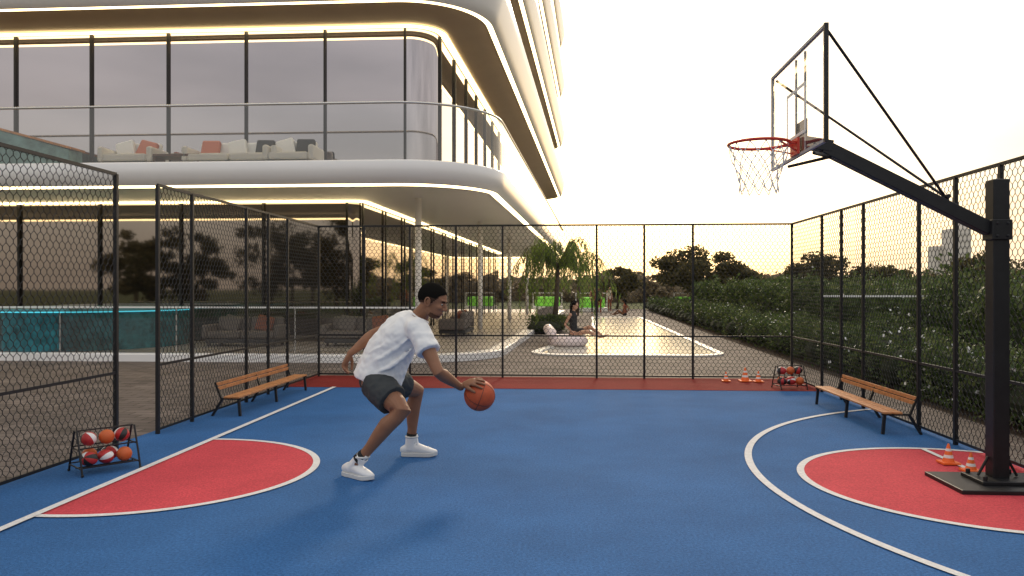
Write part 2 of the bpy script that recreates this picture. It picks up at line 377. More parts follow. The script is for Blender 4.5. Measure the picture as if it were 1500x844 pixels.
for z in zs[:7]:
    for x,y in along(1.72,2.4): b.box((x,y,z+1.85),(.07,.07,3.1))
for x,y in along(4.15,2.3): b.box((x,y,2.02),(.05,.06,3.78))
b.build('mullions',M_black,bld)
b=MB(); sweep(b,[(6,.14),(.05,.14),(0,.13),(0,-.05)])
b.build('terrace_kerb',M_white,bld)
pp=path(.35); sheet('terrace_floor',[(q.x,q.y) for q in pp],.146,M_terr,bld)
b=MB()
for x,y in((-3.75,19.9),(-2.9,27),(-2.5,36),(-2.1,45)): b.tube([(x,y,.146),(x,y,3.92)],.085,n=20)
b.build('columns',M_white,bld,smooth=True)
b=MB(); sweep(b,[(.07,4.3),(.07,5.52)]); b.build('balcony_glass',M_clear,bld,smooth=True)
b=MB(); pr=[V((q.x,q.y,5.55)) for q in path(.07)]; b.tube(pr,.028,n=8); 
b.build('balcony_handrail',M_steel,bld,smooth=True)
M_shelf=mat('shelf_wood',(.12,.05,.03),.4,var=.3,vscale=5)
e=empty('bar_counter'); M_teal=mat('teal_tile',(.02,.13,.16),.25,var=.7,vscale=4); b=MB()
ctr=(-12.0,19.0); 
b.tube([(ctr[0],ctr[1],.15),(ctr[0],ctr[1],1.02)],2.35,n=72); b.build('counter_body',M_teal,e,smooth=False)
b=MB(); b.tube([(ctr[0],ctr[1],1.05),(ctr[0],ctr[1],1.11)],2.42,n=72); b.build('counter_top',mat('counter_stone',(.10,.30,.34),.2),e)
b=MB(); b.tube([(ctr[0],ctr[1],1.022),(ctr[0],ctr[1],1.048)],2.38,n=72); b.build('counter_light',emis('cyan_glow',(.1,.7,.85),1.0),e)
M_cush=mat('cushion_white',(.72,.70,.67),.8,bump=.3,bscale=15); M_coral=mat('cushion_coral',(.50,.17,.11),.8); M_dk=mat('cushion_charcoal',(.05,.05,.055),.8)
M_cush2=mat('cushion_dark',(.13,.11,.10),.8,bump=.3,bscale=15); M_rust=mat('cushion_dark_coral',(.22,.07,.04),.8)  # darker copies of the white and coral cushions
def sofa(x,y,z,w,face=0,cc=(1,0,2),cm=None):
    dark=cm is not None; cm=cm or M_cush
    e=empty('outdoor_sofa'); R=Matrix.Rotation(face,3,'Z'); T=lambda p:R@V(p)+V((x,y,z)); b=MB()
    b.box(T((0,0,.13)),(w,.8,.10),M=R); 
    for sx in(-1,1):
        for sy in(-1,1): b.box(T((sx*(w/2-.06),sy*.34,.05)),(.05,.05,.10),M=R)
    b.build('base',M_dk,e)
    b=MB(); n=max(1,round(w/.8)); cw=w/n
    for i in range(n):
        b.box(T((-w/2+cw*(i+.5),-.04,.28)),(cw-.02,.74,.18),M=R); b.box(T((-w/2+cw*(i+.5),.31,.52)),(cw-.03,.17,.38),M=R@Matrix.Rotation(-.15,3,'X'))
    for sx in(-1,1): b.box(T((sx*(w/2+.06),0,.36)),(.14,.8,.34),M=R)
    b.build('cushions',cm,e,bevel=.05)
    b=MB()
    for i,k in enumerate(cc): b.box(T((-w/2+(i+.5)*w/len(cc),.13,.54)),(.42,.14,.40),k,M=R@Matrix.Rotation(-.3,3,'X')@Matrix.Rotation(random.uniform(-.3,.3),3,'Y'))
    b.build('throw_pillows',[cm,M_rust if dark else M_coral,M_dk],e,bevel=.045)
sofa(-9.7,16.95,4.19,1.0,cc=(0,1)); sofa(-7.35,17.0,4.19,1.9,cc=(1,0,2)); sofa(-6.0,16.95,4.19,.9,cc=(0,2))
sofa(-7.9,18.9,.15,1.7,cc=(0,1),cm=M_cush2); sofa(-5.0,19.1,.15,1.7,cc=(0,1),cm=M_cush2); sofa(-3.3,24.0,.15,2.2,face=-1.57,cc=(1,0,1),cm=M_cush2)
e=empty('coffee_table'); b=MB(); b.box((-8.55,16.85,4.52),(1.1,.5,.05)); 
for s in(-1,1): b.box((-8.55+s*.5,16.85,4.33),(.05,.45,.34))
b.build('table_top',M_shelf,e)
e=empty('hot_tub'); b=MB(); b.add([(-15,17.4,4.16),(-11.2,17.4,4.16),(-11.2,17.4,4.75),(-12.9,17.4,5.2),(-15,17.4,5.2),(-15,16.9,4.16),(-11.2,16.9,4.16),(-11.2,16.9,4.72),(-12.9,16.9,5.2),(-15,16.9,5.2)],[(0,1,2,3,4),(9,8,7,6,5),(2,7,8,3),(3,8,9,4),(1,6,7,2)])
b.build('tub_shell',mat('teal_stone',(.16,.28,.28),.4,var=.4,vscale=3),e)
b=MB(); b.beam((-11.15,17.15,4.76),(-12.9,17.15,5.23),.56,.05); b.beam((-12.9,17.15,5.23),(-15,17.15,5.23),.56,.05); b.build('tub_rim',M_wood,e)
def railing(p,q,z0,z1,step=1.6):
    e=empty('glass_railing'); p=V(p);q=V(q); b=MB(); b.beam((p.x,p.y,(z0+z1)/2),(q.x,q.y,(z0+z1)/2),.012,z1-z0-.04); b.build('panel',M_clear,e)
    b=MB(); b.beam((p.x,p.y,z1),(q.x,q.y,z1),.05,.035); b.build('handrail',M_wht,e)
    n=int((q-p).length/step); b=MB()
    for i in range(n+1): c=p.lerp(q,i/n); b.box((c.x,c.y,(z0+z1)/2-.01),(.02,.02,z1-z0-.03))
    b.build('posts',M_steel,e)
railing((-14,16.75),(-3.2,16.75),.15,1.15,2.4); railing((4.95,15.2),(14.5,15.2),-.02,1.42,2.4)
# ------------------------------------------------------------------ pool
M_water=mat('pool_water',(.55,.55,.49),.14,bump=.25,bscale=4.0,spec=.9)
M_cop=mat('pool_coping',(.62,.60,.56),.5,var=.06)
def smoothpoly(P,r,n=10):
    out=[]; P=[V(p) for p in P]
    for i in range(len(P)): out+=fillet(P[i-1],P[i],P[(i+1)%len(P)],r[i],n)
    return out
PO=[(-.95,18.2),(3.85,18.2),(4.35,44),(1.6,44),(1.1,30)]; PI=[(-.70,18.42),(3.68,18.42),(4.16,43.8),(1.78,43.8),(1.28,30)]
pool=empty('swimming_pool')
o1=smoothpoly(PO,[.9,.9,.9,.9,3]); i1=smoothpoly(PI,[.75,.75,.75,.75,3])
b=MB(); n=len(o1); b.add([(p.x,p.y,.02) for p in o1]+[(p.x,p.y,.02) for p in i1]+[(p.x,p.y,-.019) for p in o1]+[(p.x,p.y,-.015) for p in i1],[(i,(i+1)%n,n+(i+1)%n,n+i) for i in range(n)]+[(i,2*n+i,2*n+(i+1)%n,(i+1)%n) for i in range(n)]+[(n+i,n+(i+1)%n,3*n+(i+1)%n,3*n+i) for i in range(n)])
b.build('coping',M_cop,pool); sheet('water',[(p.x,p.y) for p in i1],-.008,M_water,pool)
# ------------------------------------------------------------------ vegetation
ML_h=leafmat('hedge_leaf',[(.045,.078,.022),(.09,.135,.04),(.16,.19,.07)],trans=.35)
ML_t=leafmat('tree_leaf',[(.055,.055,.022),(.10,.09,.036),(.17,.14,.06)],trans=.4)
ML_d=leafmat('hazy_distant_leaf',[(.15,.12,.075),(.22,.175,.105),(.31,.235,.14)],trans=.35)  # leaf tones lightened so the colour carries distance haze and warm glow
ML_p=leafmat('palm_leaf',[(.09,.15,.03),(.16,.23,.05),(.25,.32,.09)],trans=.5)
M_bark=mat('bark',(.09,.065,.045),.9,var=.4,vscale=9,bump=.8,bscale=20)
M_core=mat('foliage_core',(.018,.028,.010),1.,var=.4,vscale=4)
def hedge(name,xa,xb,ya,yb,hfun,nl,size,flowers=0):
    e=empty(name); b=MB(); 
    y=ya
    while y<yb:
        st=.8+.02*y
        x=xa(y)+.35
        while x<xb(y)-.2:
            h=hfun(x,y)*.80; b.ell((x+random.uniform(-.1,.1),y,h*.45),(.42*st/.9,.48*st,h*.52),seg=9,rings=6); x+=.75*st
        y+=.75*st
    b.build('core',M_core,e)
    u=rng.random(nl); yy=ya+(yb-ya)*u**1.7; t=rng.random(nl); X=np.array([xa(v)+(xb(v)-xa(v))*tt for v,tt in zip(yy,t)])
    H=np.array([hfun(a,c) for a,c in zip(X,yy)]); z=H*(1-rng.random(nl)**2.2*.9)
    side=rng.random(nl)<.45; X=np.where(side,np.array([xa(v) for v in yy])+rng.normal(0,.10,nl),X); z=np.where(side,H*rng.random(nl),z)
    lump=np.array([noise.noise(V((a*1.6,c*1.6,d*1.6))) for a,c,d in zip(X,yy,z)])
    C=np.stack([X-lump*.25,yy,z+lump*.22],1)
    leaves('leaves',C,size*(.8+.03*yy),ML_h,e,aspect=.5)
    if flowers:
        k=rng.choice(nl,flowers); leaves('flowers',C[k]+np.array([-.05,0,.05]),np.full(flowers,.028),M_wht,e,aspect=.9)
def hf(x,y): return max(.35,.75+.35*noise.noise(V((x*.7,y*.5,0)))+.25*noise.noise(V((x*2,y*2,3))))
def hf2(x,y): return max(.6,1.36+.10*(x-6.5)+.6*noise.noise(V((x*.5,y*.4,5)))+.35*noise.noise(V((x*1.7,y*1.7,9))))
hedge('flowering_hedge',lambda y:4.85+.03*y,lambda y:6.4+.04*y,4,60,hf,70000,.034,1600)
hedge('shrub_border',lambda y:6.3+.04*y,lambda y:10.5+.04*y,5,50,hf2,70000,.05,700)
def crown_pts(c,rx,rz,nclump,nl,seed):
    r=np.random.default_rng(seed); out=[]
    d=r.normal(size=(nclump,3)); d/=np.linalg.norm(d,axis=1)[:,None]; rad=.45+.55*r.random(nclump)**.6
    cc=np.array(c)+d*rad[:,None]*np.array([rx,rx,rz])*(.75+.4*r.random((nclump,1)))
    for q in cc:
        k=int(nl/nclump); cr=(.20+.18*r.random())*rx
        p=r.normal(size=(k,3)); p/=np.linalg.norm(p,axis=1)[:,None]; p*=(r.random((k,1))**.5)*cr*np.array([1.25,1.25,.7]); out.append(q+p)
    return np.concatenate(out),cc
def tree(name,x,y,h,rx,nl=7000,size=.12,mt=None,seed=1,cz=.62):
    e=empty(name); rz=h*.36; c=(x,y,h*cz+.1); P,cc=crown_pts(c,rx,rz,26,nl,seed); b=MB()
    b.tube([(x,y,-.05),(x+.08*rx,y,h*.2),(x-.03*rx,y,h*.42),(x,y,h*.7)],[h*.035,h*.026,h*.02,h*.008],n=8)
    for q in cc[:14]:
        q=V(q); m=V((x,y,h*.30)).lerp(q,.5)+V((0,0,-.04*h)); b.tube([(x,y,h*.30),m,q],[h*.014,h*.009,h*.003],n=6)
    b.build('trunk',M_bark,e,smooth=True); leaves('crown',P,np.full(len(P),size),mt or ML_t,e,aspect=.5)
tree('broadleaf_tree',10.2,58,4.5,3.0,8000,.15,seed=3); tree('broadleaf_tree',4.4,64,3.4,1.7,4000,.14,seed=4); tree('broadleaf_tree',17.6,54,3.5,2.6,7000,.14,seed=5)
tree('broadleaf_tree',20.5,52,3.0,2.0,5000,.13,seed=6); tree('broadleaf_tree',13.6,62,2.9,2.2,5000,.14,seed=8); tree('broadleaf_tree',24,46,3.2,2.6,6000,.13,seed=9); tree('broadleaf_tree',27,40,3.0,2.2,6000,.12,seed=19)
out=[]
for i in range(210):
    x=-60+i*1.15+random.uniform(-1,1); y=random.uniform(82,120); h=random.uniform(2.0,3.8)*(y/95); P,_=crown_pts((x,y,h*.5),h*.75,h*.5,7,350,100+i); out.append(P)
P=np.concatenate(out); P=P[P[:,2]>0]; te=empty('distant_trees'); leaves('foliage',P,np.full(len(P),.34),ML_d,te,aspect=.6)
b=MB()
for i in range(120): b.ell((-60+i*2.1,random.uniform(95,120),.8),(1.9,1.6,1.8+random.random()),seg=9,rings=6)
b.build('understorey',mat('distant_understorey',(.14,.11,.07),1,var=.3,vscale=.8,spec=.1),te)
out=[]; b=MB()
for i in range(30):
    x=-36+i*2.3+random.uniform(-.8,.8); y=random.uniform(-24,-15); h=random.uniform(4.8,8.2); P,cc=crown_pts((x,y,h*.56),h*.40,h*.44,18,1700,300+i); out.append(P)
    b.tube([(x,y,-.05),(x+.1,y,h*.6)],[.16,.06],n=6)
te=empty('tree_row'); P=np.concatenate(out); leaves('foliage',P,np.full(len(P),.22),ML_t,te,aspect=.5); b.build('trunks',M_bark,te)
def weeping(x,y,h,spread,n,seed):
    r=random.Random(seed); e=empty('weeping_palm'); b=MB(); b.tube([(x-.1,y,-.02),(x,y,h*.3),(x+.06,y,h*.7)],[.13,.09,.07],n=10); 
    C=[]
    for i in range(n):
        a=r.uniform(0,2*math.pi); L=spread*r.uniform(.5,1.1); up=h*r.uniform(.16,.36); z0=h*.66; pts=[]
        for k in range(13):
            t=k/12; rr=L*(t**.8); z=z0+up*math.sin(min(1,t*1.5)*math.pi/2)-h*.62*max(0,t-.42)**1.5*1.7
            pts.append(V((x+rr*math.cos(a),y+rr*math.sin(a),z)))
        b.tube(pts,[.018*(1-.8*k/12) for k in range(13)],1,n=5)
        for k in range(2,13):
            for q in range(6):
                p=pts[k-1].lerp(pts[k],r.random()); C.append((p.x+r.uniform(-.05,.05),p.y+r.uniform(-.05,.05),p.z-r.uniform(.05,.26)))
        if r.random()<.75:
            p=pts[r.choice([8,10,12])]; 
            for q in range(r.randint(8,18)): C.append((p.x+r.uniform(-.04,.04),p.y+r.uniform(-.04,.04),p.z-.1*q*.7))
    b.build('fronds',[M_bark,mat('palm_stem',(.10,.12,.03),.7)],e,smooth=True)
    leaves('leaflets',np.array(C),np.full(len(C),.16),ML_p,e,aspect=.10,bias=(0,0,-1))
weeping(-.25,28.6,3.6,2.2,42,2); weeping(.9,46,4.0,2.1,26,5); 
hedge('palm_bed',lambda y:-.95,lambda y:.25,27.6,30.2,lambda x,y:.55,3500,.03)
# ------------------------------------------------------------------ far objects
M_haze=mat('hazy_concrete',(.68,.63,.58),.9)  # distance haze put into the pale wall and window colours
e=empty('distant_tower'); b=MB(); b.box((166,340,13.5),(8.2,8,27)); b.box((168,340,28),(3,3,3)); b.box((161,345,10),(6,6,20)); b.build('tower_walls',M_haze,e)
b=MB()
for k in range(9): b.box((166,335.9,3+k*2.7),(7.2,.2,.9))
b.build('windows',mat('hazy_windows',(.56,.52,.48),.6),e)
M_lime=mat('lime_glow_canvas',(.25,.62,.08),.7,emit=(.2,.8,.05),estr=.15)  # canvas given a faint green glow of its own, no lamp inside
for x,y in((2.0,56),(9.2,58),(14.6,60),(-1.2,60)):  # added daybed shapes standing in for bright green-lit lawn
    e=empty('lime_daybed_standin'); b=MB(); b.box((x,y,.62),(1.9,1.2,.75)); b.build('canopy',M_lime,e,bevel=.12); b=MB(); b.box((x,y-.1,.12),(2.3,1.5,.26)); 
    for s in(-1,1): b.box((x+s*1.1,y-.6,.65),(.06,.06,1.3))
    b.box((x,y-.6,1.28),(2.3,.06,.06)); b.build('frame',M_wht,e)
# ------------------------------------------------------------------ people
M_skin=mat('skin_brown',(.285,.135,.075),.5,var=.10,vscale=9,bump=.05,bscale=90,spec=.3)
M_skin2=mat('skin_light',(.50,.28,.19),.5)
M_hair=mat('hair_black',(.010,.009,.008),1.,spec=.02)
M_shirt=mat('shirt_white',(.84,.84,.83),.85,bump=.25,bscale=14,spec=.2)
M_short=mat('shorts_grey',(.055,.060,.062),.85,bump=.25,bscale=14,spec=.2)
M_shoe=mat('shoe_white',(.82,.82,.81),.5); M_sole=mat('shoe_sole',(.64,.64,.62),.6); M_sock=mat('sock_black',(.015,.015,.015),.9)
M_lip=mat('lips',(.20,.08,.06),.5); M_eye=mat('eye_white',(.42,.40,.38),.3)
def bgperson(name,x,y,z,face,pose,top,bottom,hairm,skin,s=1.):
    e=empty(name); R=Matrix.Rotation(face,3,'Z')
    def T(p): return R@(V(p)*s)+V((x,y,z))
    sk=MB();tp=MB();bt=MB()
    if pose=='stand':
        for k in(-1,1):
            bt.tube([T((0,k*.09,.92)),T((.02,k*.10,.5)),T((0,k*.11,.12))],[.095*s,.065*s,.05*s],n=8,cap='round'); sk.tube([T((-.02,k*.11,.05)),T((.16,k*.12,.03))],[.045*s,.035*s],n=8,cap='round')
            sk.tube([T((0,k*.19,1.42)),T((-.03,k*.24,1.13)),T((.08,k*.22,.90)),T((.10,k*.21,.80))],[.05*s,.04*s,.03*s,.035*s],n=8,cap='round')
        tp.tube([T((0,0,.90)),T((0,0,1.12)),T((0,0,1.35)),T((0,0,1.47))],[(.16*s,.11*s),(.14*s,.10*s),(.19*s,.11*s),(.10*s,.07*s)],n=14,ref=R@V((0,1,0)),cap='round')
        hc=(0.02,0,1.64); sk.tube([T((0,0,1.44)),T((.01,0,1.58))],.05*s,n=8)
    else:
        for k in(-1,1):
            sk.tube([T((0,k*.09,.12)),T((.42,k*.08,.30 if k>0 else .18)),T((.78,k*.08,.06))],[.085*s,.058*s,.038*s],n=8,cap='round'); sk.tube([T((.78,k*.08,.05)),T((.93,k*.08,.10))],[.035*s,.028*s],n=8,cap='round')
            sk.tube([T((-.03,k*.17,.62)),T((-.15,k*.24,.36)),T((-.16 if k>0 else .1,k*.22,.12))],[.045*s,.036*s,.027*s],n=8,cap='round')
        bt.tube([T((-.02,0,.10)),T((.20,0,.18))],[(.17*s,.11*s),(.15*s,.10*s)],n=12,ref=R@V((0,1,0)),cap='round')
        tp.tube([T((0,0,.10)),T((-.02,0,.36)),T((-.03,0,.58)),T((-.02,0,.68))],[(.16*s,.11*s),(.13*s,.09*s),(.17*s,.10*s),(.08*s,.06*s)],n=14,ref=R@V((0,1,0)),cap='round')
        hc=(0.02,0,.86); sk.tube([T((-.02,0,.66)),T((0,0,.80))],.045*s,n=8)
    h=V(hc); sk.ell(T(h),(.095*s,.078*s,.118*s),M=R); sk.ell(T(h+V((.095,0,-.01))),(.018*s,.013*s,.02*s),M=R,seg=8,rings=6)
    for k in(-1,1): sk.ell(T(h+V((0,k*.08,-.01))),(.02*s,.01*s,.028*s),M=R,seg=8,rings=6)
    sk.build('skin',skin,e,smooth=True,remesh=.012,sm=2); tp.build('top',top,e,smooth=True,remesh=.015,sm=2); bt.build('bottoms',bottom,e,smooth=True,remesh=.015,sm=2)
    hb=MB(); hb.ell(T(h+V((-.02,0,.025))),(.10*s,.088*s,.115*s),M=R); 
    if pose=='sit': hb.tube([T(h+V((-.07,0,0))),T(h+V((-.10,0,-.22)))],[.07*s,.04*s],n=8,cap='round')
    hb.build('hair',hairm,e,smooth=True)
M_bk=mat('cloth_black',(.02,.02,.022),.85); M_nv=mat('cloth_rust',(.28,.08,.04),.85); M_lt=mat('cloth_cream',(.6,.5,.42),.85)
bgperson('seated_woman',.30,21.6,.20,math.radians(-25),'sit',M_bk,M_bk,M_hair,M_skin2,1.05)
bgperson('standing_person',1.95,50,.0,-1.4,'stand',M_nv,M_bk,M_hair,M_skin2,1.0)
bgperson('standing_person',2.35,51,.0,-1.9,'stand',M_bk,M_nv,M_hair,M_skin,.95)
bgperson('standing_person',3.3,56,.0,-1.0,'stand',M_lt,M_nv,M_hair,M_skin2,1.0)
bgperson('seated_man',3.6,46,.0,2.4,'sit',M_nv,M_bk,M_hair,M_skin,1.0)
bgperson('standing_person',11.5,40,.0,2.4,'stand',M_lt,M_bk,M_hair,M_skin2,1.0)
e=empty('pool_float'); M_fl=mat('float_pink',(.78,.66,.66),.35); b=MB()
b.tube([(.12+.42*math.cos(i*math.pi/14),21.6+.5*math.sin(i*math.pi/14),.13) for i in range(28)],.15,n=12,closed=True); b.ell((.12,21.6,.13),(.4,.45,.08)); b.tube([(-.32,21.25,.32),(-.42,21.6,.45),(-.32,21.95,.32)],.14,n=12,cap='round')
b.build('inflatable_ring',M_fl,e,smooth=True)
def lounger(x,y,f):
    e=empty('sun_lounger'); R=Matrix.Rotation(f,3,'Z'); b=MB(); b.box((x,y,.28),(.65,1.3,.10),M=R); q=R@V((0,.85,.22)); b.box((x+q.x,y+q.y,.46),(.65,.65,.08),M=R@Matrix.Rotation(.65,3,'X')); 
    b.build('mattress',M_cush2,e,bevel=.03); b=MB()
    for sx in(-1,1):
        for sy in(-.6,.6):
            q=R@V((sx*.28,sy,0)); b.box((x+q.x,y+q.y,.12),(.05,.05,.28))
    b.build('legs',M_shelf,e)
for x,y in((-.8,33),(-.7,36),(-.6,39)): lounger(x,y,0)
# ---------------- main player
man=empty('basketball_player')
P=lambda *a:V(a)
shR=P(-1.185,6.31,1.215); elR=P(-.997,6.15,.89); ball=P(-.700,6.47,.660); br=.130
n0=V((-.45,-.42,.79)).normalized(); tt=(V((1,.05,-.1))-n0*V((1,.05,-.1)).dot(n0)).normalized(); ss=n0.cross(tt)
def onb(a,lat,r):
    d=(n0*math.cos(a)+tt*math.sin(a)); d=(d*math.cos(lat)+ss*math.sin(lat)); return ball+d*r
wrR=onb(-.62,0,br+.044)
sk=MB()
def arm(sh_,el,wr):
    d1=(el-sh_).normalized(); d2=(wr-el).normalized(); bend=(d1-d2).normalized()
    sk.tube([sh_,sh_.lerp(el,.22),sh_.lerp(el,.5)-bend*.004,sh_.lerp(el,.8),el+bend*.004,el.lerp(wr,.22),el.lerp(wr,.5),el.lerp(wr,.8),wr],[.076,.072,.062,.050,.047,.053,.045,.034,.030],n=16,cap='round')
arm(shR,elR,wrR)
sk.tube([wrR,onb(-.35,0,br+.034),onb(-.05,0,br+.024),onb(.18,0,br+.020)],[(.022,.032),(.021,.040),(.018,.049),(.015,.047)],n=12,ref=n0,cap='round')
for i,(l,Lg) in enumerate(((-.27,.56),(-.09,.66),(.09,.62),(.26,.48))):
    sk.tube([onb(.12,l*.9,br+.016),onb(.12+Lg*.4,l*1.3,br+.018),onb(.12+Lg*.75,l*1.6,br+.011),onb(.12+Lg*1.1,l*1.75,br+.008)],[.0135,.0125,.0115,.0095],n=8,cap='round')
sk.tube([onb(-.3,-.2,br+.03),onb(-.12,-.42,br+.018),onb(.08,-.62,br+.010),onb(.2,-.72,br+.009)],[.018,.016,.0135,.011],n=8,cap='round')
shL=P(-1.36,6.77,1.265); elL=P(-1.685,6.81,1.15); wrL=P(-1.872,6.72,.985)
arm(shL,elL,wrL)
hd=V((-.45,-.05,-.89)).normalized(); pn=V((.85,-.25,-.42)); pn=(pn-hd*pn.dot(hd)).normalized(); sd=hd.cross(pn)
k0=wrL+hd*.105
sk.tube([wrL,wrL+hd*.045,k0],[(.021,.028),(.021,.042),(.017,.046)],n=12,ref=pn,cap='round')
for i,(o,Lg) in enumerate(((-.036,.092),(-.012,.102),(.012,.096),(.036,.076))):
    p=k0+sd*o-hd*.01; q=[p]; ang=.35
    for f in(.42,.33,.25):
        d=hd*math.cos(ang)+pn*math.sin(ang); p=p+d*Lg*f; q.append(p); ang+=.48+.06*i
    sk.tube(q,[.0125,.0115,.0105,.009],n=8,cap='round')
p=wrL+hd*.025-sd*.03; sk.tube([p,p-sd*.03+hd*.035+pn*.02,p-sd*.036+hd*.072+pn*.04,p-sd*.03+hd*.10+pn*.055],[.018,.016,.013,.011],n=8,cap='round')
hpR=P(-1.571,6.41,.76); knR=P(-1.293,6.20,.57); anR=P(-1.685,6.27,.13); hpL=P(-1.559,6.74,.752); knL=P(-1.350,7.10,.612); anL=P(-1.412,7.13,.13)
def leg(h,k,a):
    d=(a-k).normalized(); back=V((-1,0,-.1)); bk=(back-d*back.dot(d)).normalized(); kf=(k-(h+a)/2).normalized()
    sk.tube([h,h.lerp(k,.45),h.lerp(k,.82),k-kf*.004,k.lerp(a,.13)+bk*.004,k.lerp(a,.30)+bk*.020,k.lerp(a,.48)+bk*.014,k.lerp(a,.72)+bk*.003,a],[.118,.100,.080,.071,.062,.070,.061,.045,.040],n=18,cap='round')
    sk.ell(k+kf*.008,(.046,.046,.052),seg=14,rings=10)
leg(hpR,knR,anR); leg(hpL,knL,anL)
fw=V((.90,-.22,-.36)).normalized(); up=(V((.25,0,1))-fw*V((.25,0,1)).dot(fw)).normalized(); lf=up.cross(fw)
HM=Matrix((fw,lf,up)).transposed(); hc=P(-1.078,6.41,1.447)
def H(f,l,u): return hc+fw*f+lf*l+up*u
nb=P(-1.235,6.53,1.29)
sk.tube([nb,nb.lerp(H(-.045,0,-.05),.5),H(-.035,0,-.05)],[.085,.066,.064],n=14,cap='round')
sk.ell(H(-.025,0,.035),(.125,.095,.110),M=HM,seg=24,rings=16)
sk.ell(H(.03,0,-.02),(.080,.074,.095),M=HM,seg=20,rings=14)
sk.ell(H(.040,0,-.060),(.066,.062,.068),M=HM,seg=20,rings=14)
sk.ell(H(.010,0,-.072),(.062,.066,.045),M=HM,seg=20,rings=14)
sk.ell(H(.070,0,-.106),(.022,.028,.020),M=HM)
sk.ell(H(.083,0,.040),(.022,.058,.014),M=HM)
sk.tube([H(.098,0,.022),H(.117,0,-.008),H(.127,0,-.026)],[.010,.013,.015],n=10,cap='round')
for k in(-1,1):
    sk.ell(H(.112,k*.016,-.031),(.014,.011,.010),M=HM); sk.ell(H(.072,k*.043,-.022),(.033,.024,.024),M=HM)
sk.ell(H(.101,0,-.062),(.012,.026,.009),M=HM); sk.ell(H(.097,0,-.078),(.012,.024,.010),M=HM)
sk.build('body',M_skin,man,smooth=True,remesh=.005,sm=3)
b=MB()
for k in(-1,1):
    b.tube([H(-.012+.020*math.cos(t)-.006*math.sin(t),k*(.094+.005*(1-math.cos(t))+.004),-.008+.032*math.sin(t)) for t in [i*math.pi/8 for i in range(16)]],.0065,n=7,closed=True)
    b.ell(H(-.010,k*.093,-.010),(.018,.008,.028),M=HM)
b.build('ears',M_skin,man,smooth=True)
b=MB()
for k in(-1,1): b.ell(H(.091,k*.033,.008),(.011,.014,.007),0,M=HM)
b.build('eyes',M_eye,man,smooth=True)
b=MB()
for k in(-1,1): b.ell(H(.0995,k*.035,.007),(.004,.007,.006),0,M=HM); b.tube([H(.104,k*.014,.028),H(.104,k*.034,.035),H(.092,k*.054,.030)],.004,n=6)
b.build('irises_and_brows',M_hair,man,smooth=True)
b=MB(); b.ell(H(.107,0,-.065),(.008,.024,.005),M=HM); b.ell(H(.103,0,-.076),(.008,.022,.006),M=HM); b.build('lips',M_lip,man,smooth=True)
def shell(name,c,r,ok,m):
    b=MB(); seg,rings=72,48; vs=[];F=[]
    for i in range(rings+1):
        a=math.pi*(i+.02)/(rings+.04)
        for j in range(seg):
            t=2*math.pi*j/seg; l=V((r[0]*math.sin(a)*math.cos(t),r[1]*math.sin(a)*math.sin(t),r[2]*math.cos(a)))
            l*=1+.012*noise.noise(l*90); vs.append((l,H(*c)+fw*l.x+lf*l.y+up*l.z))
    for i in range(rings):
        for j in range(seg):
            q=(i*seg+j,(i+1)*seg+j,(i+1)*seg+(j+1)%seg,i*seg+(j+1)%seg)
            if all(ok(vs[k][0]) for k in q): F.append(q)
    b.add([p[1] for p in vs],F); return b.build(name,m,man,smooth=True)
shell('hair',(-.025,0,.036),(.1295,.0985,.1165),lambda l: l.z> -.040+.38*l.x+(.9*(l.x-.055) if l.x>.055 else 0) and not(abs(l.y)>.06 and l.z<.0 and l.x>.0),M_hair)
shell('fade_sides',(-.025,0,.036),(.1280,.0972,.1150),lambda l: l.z> -.065+.25*l.x+(1.2*(l.x-.045) if l.x>.045 else 0) and l.x<.085,mat('hair_fade',(.06,.035,.025),.95,spec=.05))
shell('stubble',(.040,0,-.062),(.0680,.0645,.0700),lambda l: l.z<-.020+(-.12*l.x) ,mat('stubble_dark',(.10,.052,.035),.9,spec=.1))
sh=MB(); ax=(shL-shR).normalized()
sh.tube([P(-1.592,6.53,.755),P(-1.565,6.53,.82),P(-1.535,6.53,.89),P(-1.475,6.53,1.02),P(-1.375,6.53,1.165),P(-1.295,6.54,1.265),P(-1.245,6.54,1.315)],[(.232,.208),(.228,.208),(.215,.204),(.205,.196),(.235,.178),(.215,.135),(.105,.085)],n=26,ref=ax,cap=True)
sh.tube([P(-1.30,6.52,1.21),shR+V((-.01,0,.005)),shR.lerp(elR,.30),shR.lerp(elR,.52)],[.12,.100,.096,.102],n=16,cap=True)
sh.tube([P(-1.30,6.60,1.23),shL,shL.lerp(elL,.30),shL.lerp(elL,.52)],[.12,.098,.092,.095],n=16,cap=True)
def fold(pts,r): sh.tube([V(p) for p in pts],[r*.3]+[r]*(len(pts)-2)+[r*.3],n=8,cap='round')
fold([(-1.27,6.30,1.14),(-1.38,6.325,1.06),(-1.50,6.330,.98),(-1.62,6.35,.93)],.022)
fold([(-1.22,6.35,1.08),(-1.33,6.335,.98),(-1.44,6.322,.90),(-1.54,6.315,.86)],.020)
fold([(-1.33,6.33,1.13),(-1.49,6.335,1.08),(-1.62,6.37,1.02)],.018)
sh.build('t_shirt',M_shirt,man,smooth=True,remesh=.009,sm=7,disp=(.07,.022))
nk=(hc-nb).normalized(); ay=ax.cross(nk).normalized()
b=MB(); b.tube([nb+ax*math.cos(i*math.pi/12)*.083+ay*math.sin(i*math.pi/12)*.078+nk*.032 for i in range(24)],.011,n=8,closed=True); b.build('shirt_collar',M_shirt,man,smooth=True)
so=MB()
so.tube([P(-1.555,6.55,.86),P(-1.57,6.56,.77),P(-1.56,6.57,.70)],[(.185,.165),(.20,.176),(.17,.14)],n=24,ref=(0.1,1,0),cap='round')
